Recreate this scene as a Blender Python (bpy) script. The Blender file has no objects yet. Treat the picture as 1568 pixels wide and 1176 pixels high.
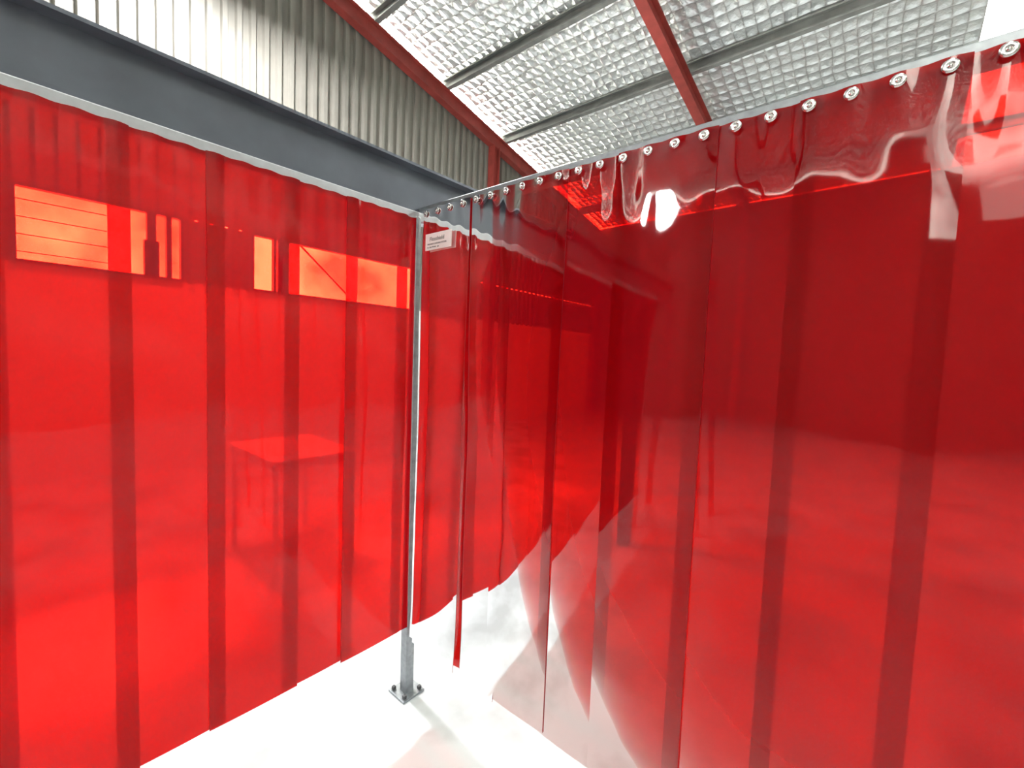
import bpy, bmesh, math, random
from mathutils import Vector, Matrix, noise
random.seed(3)
scene = bpy.context.scene
try:
    scene.view_settings.view_transform = 'Standard'
except Exception: pass

# ---------------------------------------------------------------- helpers
def new_mat(name):
    m = bpy.data.materials.new(name); m.use_nodes = True
    nt = m.node_tree; nt.nodes.clear()
    out = nt.nodes.new('ShaderNodeOutputMaterial')
    return m, nt, out
def N(nt, t, **kw):
    n = nt.nodes.new(t)
    for k, v in kw.items(): setattr(n, k, v)
    return n
def pbr(name, col, rough=0.5, metal=0.0, var=0.15, scale=8.0, bump=0.0, bscale=30.0, spec=0.5):
    m, nt, out = new_mat(name)
    b = N(nt, 'ShaderNodeBsdfPrincipled')
    b.inputs['Roughness'].default_value = rough
    b.inputs['Metallic'].default_value = metal
    b.inputs['Specular IOR Level'].default_value = spec
    tc = N(nt, 'ShaderNodeTexCoord')
    nz = N(nt, 'ShaderNodeTexNoise'); nz.inputs['Scale'].default_value = scale; nz.inputs['Detail'].default_value = 6
    nt.links.new(tc.outputs['Object'], nz.inputs['Vector'])
    cr = N(nt, 'ShaderNodeValToRGB')
    cr.color_ramp.elements[0].position = 0.3; cr.color_ramp.elements[1].position = 0.7
    cr.color_ramp.elements[0].color = (*[c*(1-var) for c in col], 1)
    cr.color_ramp.elements[1].color = (*[min(1, c*(1+var)) for c in col], 1)
    nt.links.new(nz.outputs['Fac'], cr.inputs['Fac'])
    nt.links.new(cr.outputs['Color'], b.inputs['Base Color'])
    nt.links.new(b.outputs[0], out.inputs[0])
    return m
def mesh_obj(name, verts, faces, mat, parent=None, smooth=False):
    me = bpy.data.meshes.new(name); me.from_pydata([tuple(v) for v in verts], [], faces)
    me.update()
    o = bpy.data.objects.new(name, me); scene.collection.objects.link(o)
    if mat: me.materials.append(mat)
    if smooth:
        for p in me.polygons: p.use_smooth = True
    if parent: o.parent = parent
    return o
def empty(name, loc=(0,0,0)):
    e = bpy.data.objects.new(name, None); scene.collection.objects.link(e); e.empty_display_size = .1
    return e
def box_geo(x0,x1,y0,y1,z0,z1):
    v=[(x0,y0,z0),(x1,y0,z0),(x1,y1,z0),(x0,y1,z0),(x0,y0,z1),(x1,y0,z1),(x1,y1,z1),(x0,y1,z1)]
    f=[(0,3,2,1),(4,5,6,7),(0,1,5,4),(1,2,6,5),(2,3,7,6),(3,0,4,7)]
    return v,f
def multi(name, boxes, mat, parent=None, bevel=0.0):
    V=[];F=[]
    for b in boxes:
        v,f=box_geo(*b); o=len(V); V+=v; F+=[tuple(i+o for i in q) for q in f]
    ob=mesh_obj(name,V,F,mat,parent)
    if bevel:
        m=ob.modifiers.new('bev','BEVEL'); m.width=bevel; m.segments=2
    return ob
def sweep(name, prof, p0, p1, up, mat, parent=None):
    p0=Vector(p0);p1=Vector(p1);d=(p1-p0).normalized();up=Vector(up)
    s=d.cross(up).normalized();u=s.cross(d).normalized()
    n=len(prof);V=[p0+s*a+u*b for a,b in prof]+[p1+s*a+u*b for a,b in prof]
    F=[(i,(i+1)%n,n+(i+1)%n,n+i) for i in range(n)]
    F+=[tuple(range(n))[::-1],tuple(range(n,2*n))]
    return mesh_obj(name,V,F,mat,parent)
def iprof(w,h,tf,tw):
    a=w/2;t=tw/2;H=h/2
    return [(-a,-H),(a,-H),(a,-H+tf),(t,-H+tf),(t,H-tf),(a,H-tf),(a,H),(-a,H),(-a,H-tf),(-t,H-tf),(-t,-H+tf),(-a,-H+tf)]
def cprof(w,h,t):
    return [(0,0),(w,0),(w,.03),(w-t,.03),(w-t,t),(t,t),(t,h-t),(w-t,h-t),(w-t,h-.03),(w,h-.03),(w,h),(0,h)]

# ---------------------------------------------------------------- materials
def pvc(name, tint, diff, haze):
    m, nt, out = new_mat(name)
    tr = N(nt,'ShaderNodeBsdfTransparent'); tr.inputs[0].default_value=(*tint,1)
    df = N(nt,'ShaderNodeBsdfDiffuse'); df.inputs[0].default_value=(*diff,1)
    tl = N(nt,'ShaderNodeBsdfTranslucent'); tl.inputs[0].default_value=(*diff,1)
    mx0= N(nt,'ShaderNodeMixShader'); mx0.inputs[0].default_value=.5
    nt.links.new(df.outputs[0],mx0.inputs[1]); nt.links.new(tl.outputs[0],mx0.inputs[2])
    mx1= N(nt,'ShaderNodeMixShader'); mx1.inputs[0].default_value=haze
    nt.links.new(tr.outputs[0],mx1.inputs[1]); nt.links.new(mx0.outputs[0],mx1.inputs[2])
    gl = N(nt,'ShaderNodeBsdfGlossy'); gl.inputs['Roughness'].default_value=.03; gl.inputs['Color'].default_value=(1,1,1,1)
    tc=N(nt,'ShaderNodeTexCoord'); nz=N(nt,'ShaderNodeTexNoise'); nz.inputs['Scale'].default_value=5; nz.inputs['Detail'].default_value=1
    nt.links.new(tc.outputs['Object'],nz.inputs['Vector'])
    bp=N(nt,'ShaderNodeBump'); bp.inputs['Strength'].default_value=.05; bp.inputs['Distance'].default_value=.02
    nt.links.new(nz.outputs['Fac'],bp.inputs['Height'])
    nt.links.new(bp.outputs['Normal'],gl.inputs['Normal'])
    fr=N(nt,'ShaderNodeFresnel'); fr.inputs['IOR'].default_value=1.39
    nt.links.new(bp.outputs['Normal'],fr.inputs['Normal'])
    mx2=N(nt,'ShaderNodeMixShader')
    nt.links.new(fr.outputs[0],mx2.inputs[0]); nt.links.new(mx1.outputs[0],mx2.inputs[1]); nt.links.new(gl.outputs[0],mx2.inputs[2])
    nt.links.new(mx2.outputs[0],out.inputs[0])
    return m
M_pvc = pvc('red_pvc_film',(.57,.0075,.003),(.48,.0030,.011),.38)
M_edge= pbr('red_pvc_edge',(.22,.008,.012),.3)
M_galv= pbr('galvanised_steel',(.30,.32,.34),.38,.75,.15,40)
M_galv_w= pbr('galvanised_tube_bright',(.50,.52,.56),.33,.6,.08,30)
M_beam= pbr('grey_painted_steel',(.12,.135,.165),.34,.3,.12,6)
M_red = pbr('red_oxide_steel',(.33,.05,.04),.5,0,.2,5)
M_purlin=pbr('purlin_steel',(.28,.29,.28),.5,.3,.2,4)
M_wall= pbr('cladding_cream',(.235,.228,.200),.5,.0,.12,1.5)
M_dado= pbr('white_wall',(.85,.85,.83),.7,0,.03,1)
M_dark= pbr('dark_steel',(.05,.05,.055),.5)
M_winf= pbr('window_frame_grey',(.35,.35,.36),.5)
M_metal= pbr('eyelet_nickel',(.75,.74,.72),.22,1.0,.1,50)
M_white=pbr('label_white',(.85,.85,.85),.5,0,.02)
M_ink=pbr('label_ink',(.03,.03,.035),.6)
m,nt,out=new_mat('lamp_diffuser'); M_lamp=m
e_=N(nt,'ShaderNodeEmission'); e_.inputs[1].default_value=100; nt.links.new(e_.outputs[0],out.inputs[0])
# foil insulation held on a wire mesh
m,nt,out=new_mat('foil_insulation'); M_foil=m
b=N(nt,'ShaderNodeBsdfPrincipled'); b.inputs['Metallic'].default_value=.6; b.inputs['Roughness'].default_value=.28
tc=N(nt,'ShaderNodeTexCoord')
nz0=N(nt,'ShaderNodeTexNoise'); nz0.inputs['Scale'].default_value=1.3; nz0.inputs['Detail'].default_value=3
nt.links.new(tc.outputs['Object'],nz0.inputs['Vector'])
vs=N(nt,'ShaderNodeVectorMath',operation='SCALE'); vs.inputs['Scale'].default_value=.14
nt.links.new(nz0.outputs['Color'],vs.inputs[0])
va=N(nt,'ShaderNodeVectorMath',operation='ADD'); nt.links.new(tc.outputs['Object'],va.inputs[0]); nt.links.new(vs.outputs[0],va.inputs[1])
sp=N(nt,'ShaderNodeSeparateXYZ'); nt.links.new(va.outputs[0],sp.inputs[0])
def absin(src,k,pw):
    a=N(nt,'ShaderNodeMath',operation='MULTIPLY'); a.inputs[1].default_value=k; nt.links.new(src,a.inputs[0])
    s=N(nt,'ShaderNodeMath',operation='SINE'); nt.links.new(a.outputs[0],s.inputs[0])
    c=N(nt,'ShaderNodeMath',operation='ABSOLUTE'); nt.links.new(s.outputs[0],c.inputs[0])
    p=N(nt,'ShaderNodeMath',operation='POWER'); p.inputs[1].default_value=pw; nt.links.new(c.outputs[0],p.inputs[0]); return p
ax=absin(sp.outputs['X'],math.pi/.18,.8); ay=absin(sp.outputs['Y'],math.pi/.20,.8)
mu=N(nt,'ShaderNodeMath',operation='MULTIPLY'); nt.links.new(ax.outputs[0],mu.inputs[0]); nt.links.new(ay.outputs[0],mu.inputs[1])
nz1=N(nt,'ShaderNodeTexNoise'); nz1.inputs['Scale'].default_value=6; nz1.inputs['Detail'].default_value=4
nt.links.new(tc.outputs['Object'],nz1.inputs['Vector'])
ad=N(nt,'ShaderNodeMath',operation='MULTIPLY_ADD'); ad.inputs[1].default_value=1.9
nt.links.new(nz1.outputs['Fac'],ad.inputs[0]); nt.links.new(mu.outputs[0],ad.inputs[2])
bp=N(nt,'ShaderNodeBump'); bp.inputs['Strength'].default_value=.75; bp.inputs['Distance'].default_value=-.045
nt.links.new(ad.outputs[0],bp.inputs['Height']); nt.links.new(bp.outputs['Normal'],b.inputs['Normal'])
cr=N(nt,'ShaderNodeValToRGB'); cr.color_ramp.elements[0].position=.0; cr.color_ramp.elements[1].position=.3
cr.color_ramp.elements[0].color=(.60,.61,.61,1); cr.color_ramp.elements[1].color=(.88,.92,.93,1)
nt.links.new(mu.outputs[0],cr.inputs['Fac']); nt.links.new(cr.outputs['Color'],b.inputs['Base Color'])
nt.links.new(b.outputs[0],out.inputs[0])
# translucent roof sheet
m,nt,out=new_mat('fibreglass_skylight'); M_sky=m
t=N(nt,'ShaderNodeBsdfTransparent'); t.inputs[0].default_value=(.92,.96,.97,1)
l=N(nt,'ShaderNodeBsdfTranslucent'); l.inputs[0].default_value=(.9,.95,.95,1)
x=N(nt,'ShaderNodeMixShader'); x.inputs[0].default_value=.3
nt.links.new(t.outputs[0],x.inputs[1]); nt.links.new(l.outputs[0],x.inputs[2]); nt.links.new(x.outputs[0],out.inputs[0])
# concrete
m,nt,out=new_mat('concrete_floor'); M_floor=m
b=N(nt,'ShaderNodeBsdfPrincipled'); b.inputs['Roughness'].default_value=.45
tc=N(nt,'ShaderNodeTexCoord')
a=N(nt,'ShaderNodeTexNoise'); a.inputs['Scale'].default_value=1.7; a.inputs['Detail'].default_value=6
nt.links.new(tc.outputs['Object'],a.inputs['Vector'])
cr=N(nt,'ShaderNodeValToRGB'); e=cr.color_ramp.elements
e[0].position=.36; e[0].color=(.42,.44,.45,1); e[1].position=.54; e[1].color=(.63,.66,.68,1)
nt.links.new(a.outputs['Fac'],cr.inputs['Fac']); nt.links.new(cr.outputs['Color'],b.inputs['Base Color'])
nt.links.new(b.outputs[0],out.inputs[0])

# ---------------------------------------------------------------- building
XW=-6.0; YR=-4.0
def zr(y):
    return 8.434-.21*y if y>YR else 8.434-.21*YR-.21*(YR-y)
mesh_obj('floor',[(-7,-14,0),(12,-14,0),(12,12,0),(-7,12,0)],[(0,1,2,3)],M_floor)
def roof_geo(x0,x1,y0,y1,off=0.0):
    return [(x0,y0,zr(y0)+off),(x1,y0,zr(y0)+off),(x1,y1,zr(y1)+off),(x0,y1,zr(y1)+off)]
V=[];F=[];VS=[];FS=[]
xs=[(-6.4,2.45,0),(2.45,3.5,1),(3.5,8.2,0),(8.2,9.2,1),(9.2,12,0)]
for ya,yb in ((YR,12),(-14,YR)):
    for x0,x1,s in xs:
        g=roof_geo(x0,x1,ya,yb,.22)
        if s: FS.append(tuple(range(len(VS),len(VS)+4))); VS+=g
        else: F.append(tuple(range(len(V),len(V)+4))); V+=g
mesh_obj('ceiling',V,F,M_foil)
mesh_obj('window_1',VS,FS,M_sky)
def cladding(name,spans,mat,x=XW):
    V=[];F=[]
    p=.19;d=.06
    for y0,y1,zb,zt in spans:
        y=y0;pts=[]
        while y<y1:
            for dy,dx in ((0,0),(.085,0),(.10,d),(.165,d),(.18,0)):
                if y+dy<y1: pts.append((y+dy,dx))
            y+=p
        pts.append((y1,0))
        o=len(V)
        for yy,dx in pts:
            V.append((x+dx,yy,zb)); V.append((x+dx,yy,(zr(yy)+.15) if zt is None else zt))
        for i in range(len(pts)-1):
            a=o+2*i; F.append((a,a+2,a+3,a+1))
    return mesh_obj(name,V,F,mat)
WZ0,WZ1=2.63,3.52
wins=[(-1.15,.40),(1.35,4.50)]
cladding('wall_left',[(-14,12,WZ1,None),(-14,wins[0][0],2.6,WZ1),(wins[0][1],wins[1][0],2.6,WZ1),(wins[1][1],12,2.6,WZ1)],M_wall)
multi('wall_left_dado',[(XW-.12,XW+.02,-14,12,0,WZ0)],M_dado)
fr=empty('window_2')
bx=[]
for y0,y1 in wins:
    bx+=[(XW-.03,XW+.06,y0-.03,y0,WZ0,WZ1),(XW-.03,XW+.06,y1,y1+.03,WZ0,WZ1),(XW-.03,XW+.06,y0,y1,WZ1-.03,WZ1),(XW-.03,XW+.06,y0,y1,WZ0,WZ0+.03)]
for y,h in ((.27,.03),(.08,.05),(1.66,.02),(1.80,.09)): bx.append((XW-.03,XW+.05,y-h,y+h,WZ0,WZ1))
bx.append((XW-.03,XW+.05,.0,.16,WZ0+.03,WZ0+.5))
multi('frame',bx,M_dark,fr)
louv=[(XW-.02,XW+.0,-1.15,-.3,WZ0+.12+.2*i,WZ0+.128+.2*i) for i in range(4)]
multi('louvre_bars',louv,M_winf,fr)
sweep('stay_cable',[(-.012,-.012),(.012,-.012),(.012,.012),(-.012,.012)],(XW-.2,2.1,3.6),(XW-.2,3.3,2.6),(1,0,0),M_dark,fr)
mesh_obj('wall_back',[(-6,12,0),(12,12,0),(12,12,zr(12)+.2),(-6,12,zr(12)+.2)],[(0,1,2,3)],M_wall)
mesh_obj('wall_right',[(12,-14,0),(12,12,0),(12,12,zr(12)+.2),(12,YR,zr(YR)+.2),(12,-14,zr(-14)+.2)],[(0,1,2,3,4)],M_wall)
multi('wall_behind_camera',[(-6,12,-14.1,-14,0,5.3),(-6,2.1,-14.1,-14,5.3,7.3),(4.5,12,-14.1,-14,5.3,7.3),(2.9,3.4,-14.1,-14,5.3,7.3)],M_wall)

def rafter(x,par):
    w,h=.17,.30
    sweep('rafter',iprof(w,h,.018,.014),(x,YR,zr(YR)-.17),(x,12,zr(12)-.17),(0,0,1),M_red,par)
    sweep('rafter_rear',iprof(w,h,.018,.014),(x,-14,zr(-14)-.17),(x,YR,zr(YR)-.17),(0,0,1),M_red,par)
    sweep('column',iprof(w,h,.018,.014),(x,11.8,0),(x,11.8,zr(11.8)-.1),(0,1,0),M_red,par)
pf=empty('portal_frame'); rafter(-1.42,pf)
pf=empty('portal_frame'); rafter(4.3,pf)
pf=empty('portal_frame'); rafter(-5.85,pf)
sweep('gable_column',iprof(.2,.2,.015,.012),(-5.84,6.60,0),(-5.84,6.60,zr(6.6)-.3),(0,1,0),M_red,pf)
pu=empty('roof_purlins')
for i,y in enumerate((-4.1,-2.25,-.4,1.5,3.37,5.1,7.0,8.8,10.6)):
    sweep('purlin_%d'%i,cprof(.10,.21,.006),(-6,y,zr(y)-.01),(12,y,zr(y)-.01),(0,0,1),M_purlin,pu)
sweep('trim_1',[(0,0),(.06,0),(.06,.12),(0,.12)],(-5.95,YR,zr(YR)-.05),(-5.95,12,zr(12)-.05),(0,0,1),M_purlin)

# workbench beyond the side curtain
wb=empty('workbench')
multi('top',[(-2.62,-1.66,-.02,.68,.875,.90)],M_dado,wb,.004)
multi('legs',[(x,x+.03,y,y+.03,0,.875) for x in (-2.60,-1.71) for y in (0,.63)],M_dado,wb)
multi('rails',[(-2.60,-1.68,y,y+.025,.82,.875) for y in (.0,.64)]+[(x,x+.025,.0,.66,.82,.875) for x in (-2.60,-1.70)],M_dado,wb)

# ---------------------------------------------------------------- welding bay frame
fm=empty('welding_bay_frame')
def tube(name,a,b,mat):
    return multi(name,[(a[0],b[0],a[1],b[1],a[2],b[2])],mat,fm,.004)
tube('corner_post',(-.045,-.02,0),(.005,.03,2.41),M_galv)
multi('base_plate',[(-.085,.045,-.06,.07,0,.012)],M_galv,fm,.002)
multi('base_bolts',[(-.075,-.057,-.05,-.032,.012,.03),(.017,.035,-.05,-.032,.012,.03),(-.075,-.057,.042,.06,.012,.03),(.017,.035,.042,.06,.012,.03)],M_dark,fm,.003)
tube('rail_side',(-.05,-3.1,2.385),(0,-.0,2.435),M_galv_w)
tube('rail_front',(-.03,0,2.41),(3.1,.05,2.458),M_galv)
tube('end_post_side',(-.05,-3.15,0),(0,-3.10,2.435),M_galv)
tube('end_post_front',(3.1,0,0),(3.15,.05,2.458),M_galv)
multi('end_plates',[(-.09,.045,-3.19,-3.06,0,.012),(3.06,3.19,-.04,.09,0,.012)],M_galv,fm)
bm_e=empty('steel_beam')
sweep('i_beam',iprof(.12,.222,.012,.009),(-.068,-4,2.548),(-.068,2.6,2.548),(0,0,1),M_beam,bm_e)
multi('beam_support_post',[(-.11,-.01,2.5,2.6,0,2.437),(-.11,-.01,-4,-3.9,0,2.437)],M_beam,bm_e)

# ---------------------------------------------------------------- curtains
def strips(name,parent,fronts,backs,ztop,zbot,axis,seed,pitch=.0838,ph=.0):
    V=[];F=[];MI=[]
    rnd=random.Random(seed)
    def place(s,o,z):
        return (s,-o,z) if axis=='x' else (o,-s,z)
    for layer,lst in ((1,fronts),(0,backs)):
        for s0,s1 in lst:
            nu=26; nz=90
            base=.015 if layer else .008
            zb=zbot+rnd.uniform(-.012,.012)
            a1=rnd.uniform(-.002,.007); sk=rnd.uniform(-.004,.004); tw=rnd.uniform(-.008,.008)
            o=len(V)
            for j in range(nz+1):
                tz=j/nz
                z=ztop+(zb-ztop)*tz
                for i in range(nu+1):
                    tu=i/nu
                    s=s0+(s1-s0)*tu
                    c=(tu*2-1)
                    off=base
                    g=min(1,tz*2.2)
                    off+=layer*.004*g
                    off+=a1*(1-c*c)*g + tw*c*g*.45
                    k=math.exp(-tz*20)
                    amp=.0012 if axis=='x' else .0022
                    off+=k*amp*math.cos(2*math.pi*(s-ph)/pitch)
                    k2=math.exp(-((tz-.07)/.06)**2)
                    nearc=min(1,.35+s/1.6) if axis=='x' else 1.5
                    off+=k2*.0033*nearc*noise.noise(Vector((s*7,z*6,seed)))
                    off+=.008*noise.noise(Vector((s*1.8,z*.9,seed+7+layer)))*g
                    kb=max(0,(tz-.86)/.14)
                    near=1.0 if (axis=='x' and s0<.5) else .12
                    off+=near*kb*kb*(.007+.007*abs(c)**3)*(1 if layer else .7)*(1+.5*math.sin(seed+s0*9))
                    if off<.003 and tz<.06: off=.003
                    zz=z
                    if j==0: zz=ztop-.0025*(1-math.cos(2*math.pi*(s-ph)/pitch))*.5
                    V.append(place(s+sk*tz,off,zz))
            W=nu+1
            for j in range(nz):
                for i in range(nu):
                    a=o+j*W+i; F.append((a,a+1,a+W+1,a+W)); MI.append(0)
            for col in (0,nu):
                oo=len(V)
                for j in range(nz+1):
                    p=V[o+j*W+col]
                    q=(p[0],p[1]+.003,p[2]) if axis=='x' else (p[0]-.003,p[1],p[2])
                    V.append(p);V.append(q)
                for j in range(nz):
                    a=oo+2*j;F.append((a,a+1,a+3,a+2));MI.append(1)
    ob=mesh_obj(name,V,F,M_pvc,parent,True)
    ob.data.materials.append(M_edge)
    ob.data.polygons.foreach_set('material_index',MI)
    return ob
def eyelets(name,parent,ss,z,axis,off=.019):
    V=[];F=[]
    R,r=.0140,.0055
    for s in ss:
        o=len(V); n1,n2=20,8
        for i in range(n1):
            a=2*math.pi*i/n1
            for j in range(n2):
                b=2*math.pi*j/n2
                rr=R-r+ (r)*math.cos(b)+.001
                dd=off+.0025*math.sin(b)
                ls=s+rr*math.cos(a); lz=z+rr*math.sin(a)
                V.append((ls,-dd,lz) if axis=='x' else (dd,-ls,lz))
        for i in range(n1):
            for j in range(n2):
                F.append((o+i*n2+j,o+((i+1)%n1)*n2+j,o+((i+1)%n1)*n2+(j+1)%n2,o+i*n2+(j+1)%n2))
        o=len(V)
        for dd in (off-.018,off+.003):
            for i in range(6):
                a=2*math.pi*i/6; ls=s+.0045*math.cos(a); lz=z+.0045*math.sin(a)
                V.append((ls,-dd,lz) if axis=='x' else (dd,-ls,lz))
        for i in range(6): F.append((o+i,o+(i+1)%6,o+6+(i+1)%6,o+6+i))
        F.append(tuple(range(o+6,o+12)))
    return mesh_obj(name,V,F,M_metal,parent,True)
c1=empty('welding_curtain')
fr_=[(.055+.5*k,.362+.5*k) for k in range(6)]
bk_=[(.002,.11)]+[(.31+.5*k,.60+.5*k) for k in range(6)]
strips('strips',c1,fr_,bk_,2.434,.315,'x',5,ph=.067)
eyelets('eyelets',c1,[.067+.0838*k for k in range(36)],2.412,'x',.022)
c2=empty('welding_curtain')
fr2=[(.078+.5*k,.384+.5*k) for k in range(6)]
bk2=[(.028,.128)]+[(.328+.5*k,.628+.5*k) for k in range(5)]+[(2.828,3.05)]
strips('strips',c2,fr2,bk2,2.400,.381,'y',11,ph=.10)
multi('label',[(.085,.265,-.030,-.028,2.235,2.31)],M_white,c1)
def text(body,loc,size,par,mat):
    cu=bpy.data.curves.new('label_text','FONT'); cu.body=body; cu.size=size; cu.extrude=.0003
    o=bpy.data.objects.new('label_text',cu); scene.collection.objects.link(o)
    o.rotation_euler=(math.pi/2,0,0); o.location=loc; o.parent=par; cu.materials.append(mat)
text('Flexshield',(.115,-.0305,2.275),.026,c1,M_ink)
text('WELDING CURTAIN SYSTEMS',(.10,-.0305,2.258),.010,c1,M_ink)
text('Ph 1300 799 969   info',(.10,-.0305,2.244),.009,c1,M_ink)

# ---------------------------------------------------------------- lights
def unseen_highbay(x,y,z,e,size=.5,dome=0):  # housing shared by added fill lamps and one domed lamp known from its reflection
    p=empty('unseen_high_bay')
    V=[];F=[];n=24
    prof=[(.04,.35),(.09,.30),(.10,.18),(.26,.0)]
    for r,h in prof:
        for i in range(n):
            a=2*math.pi*i/n; V.append((x+r*math.cos(a),y+r*math.sin(a),z+h))
    for k in range(len(prof)-1):
        for i in range(n): F.append((k*n+i,k*n+(i+1)%n,(k+1)*n+(i+1)%n,(k+1)*n+i))
    mesh_obj('reflector',V,F,M_galv,p,True)
    multi('hanger',[(x-.01,x+.01,y-.01,y+.01,z+.3,zr(y)+.1)],M_dark,p)
    if dome:
        V=[];F=[]
        for k in range(9):
            a=math.pi/2*k/8
            for i in range(n):
                t=2*math.pi*i/n; V.append((x+dome*math.cos(a)*math.cos(t),y+dome*math.cos(a)*math.sin(t),z-dome*math.sin(a)))
        for k in range(8):
            for i in range(n): F.append((k*n+i,k*n+(i+1)%n,(k+1)*n+(i+1)%n,(k+1)*n+i))
        mesh_obj('diffuser_dome',V,F,M_lamp,p,True)
    else:
        ld=bpy.data.lights.new('added_fill_lamp','AREA'); ld.shape='DISK'; ld.size=size; ld.energy=e; ld.color=(1,.98,.98)  # added fill light, no such fixture in view
        lo=bpy.data.objects.new('added_fill_lamp',ld); scene.collection.objects.link(lo); lo.location=(x,y,z-.01); lo.parent=p
unseen_highbay(-4.2,.4,6.9,680)  # added fill out of view, brightens the dado behind the side curtain
unseen_highbay(3.5,5.5,6.3,230)  # added fill beyond the front curtain, lights the film from behind
unseen_highbay(-3.33,-10.6,6.1,0,dome=.34)
unseen_highbay(4,-6,6.4,110)  # added fill behind the camera, lights the bay side of the curtains
sd=bpy.data.lights.new('sun','SUN'); sd.energy=6; sd.angle=math.radians(3); sd.color=(1,.98,.95)
so=bpy.data.objects.new('sun',sd); scene.collection.objects.link(so)
d=Vector((1,-.15,-.70)); so.rotation_euler=d.to_track_quat('-Z','Y').to_euler()
w=bpy.data.worlds.new('sky'); scene.world=w; w.use_nodes=True; nt=w.node_tree; nt.nodes.clear()
out=N(nt,'ShaderNodeOutputWorld'); bg=N(nt,'ShaderNodeBackground')
tc=N(nt,'ShaderNodeTexCoord'); nz=N(nt,'ShaderNodeTexNoise'); nz.inputs['Scale'].default_value=7; nz.inputs['Detail'].default_value=6
nt.links.new(tc.outputs['Generated'],nz.inputs['Vector'])
sp=N(nt,'ShaderNodeSeparateXYZ'); nt.links.new(tc.outputs['Generated'],sp.inputs[0])
mr=N(nt,'ShaderNodeMapRange'); mr.inputs['From Min'].default_value=-.4; mr.inputs['From Max'].default_value=-.75; mr.inputs['To Min'].default_value=3; mr.inputs['To Max'].default_value=54
nt.links.new(sp.outputs['X'],mr.inputs['Value'])
mry=N(nt,'ShaderNodeMapRange'); mry.inputs['From Min'].default_value=-.6; mry.inputs['From Max'].default_value=-.8; mry.inputs['To Min'].default_value=3; mry.inputs['To Max'].default_value=14
nt.links.new(sp.outputs['Y'],mry.inputs['Value'])
mxx=N(nt,'ShaderNodeMath',operation='MAXIMUM'); nt.links.new(mr.outputs[0],mxx.inputs[0]); nt.links.new(mry.outputs[0],mxx.inputs[1])
mr2=N(nt,'ShaderNodeMapRange'); mr2.inputs['From Min'].default_value=.38; mr2.inputs['From Max'].default_value=.62; mr2.inputs['To Min'].default_value=.35; mr2.inputs['To Max'].default_value=1.8
nt.links.new(nz.outputs['Fac'],mr2.inputs['Value'])
mm=N(nt,'ShaderNodeMath',operation='MULTIPLY'); nt.links.new(mxx.outputs[0],mm.inputs[0]); nt.links.new(mr2.outputs[0],mm.inputs[1])
bg.inputs[0].default_value=(1,.98,.86,1); nt.links.new(mm.outputs[0],bg.inputs[1]); nt.links.new(bg.outputs[0],out.inputs[0])

# ---------------------------------------------------------------- camera
cd=bpy.data.cameras.new('camera'); cd.sensor_width=36; cd.lens=15.572; cd.clip_start=.02; cd.clip_end=200
co=bpy.data.objects.new('camera',cd); scene.collection.objects.link(co)
co.matrix_world=Matrix.Translation((1.7765,-1.3541,1.7625))@Matrix.Rotation(math.radians(40.415),4,'Z')@Matrix.Rotation(math.radians(90-3.6335),4,'X')@Matrix.Rotation(math.radians(2.25),4,'Z')
scene.camera=co
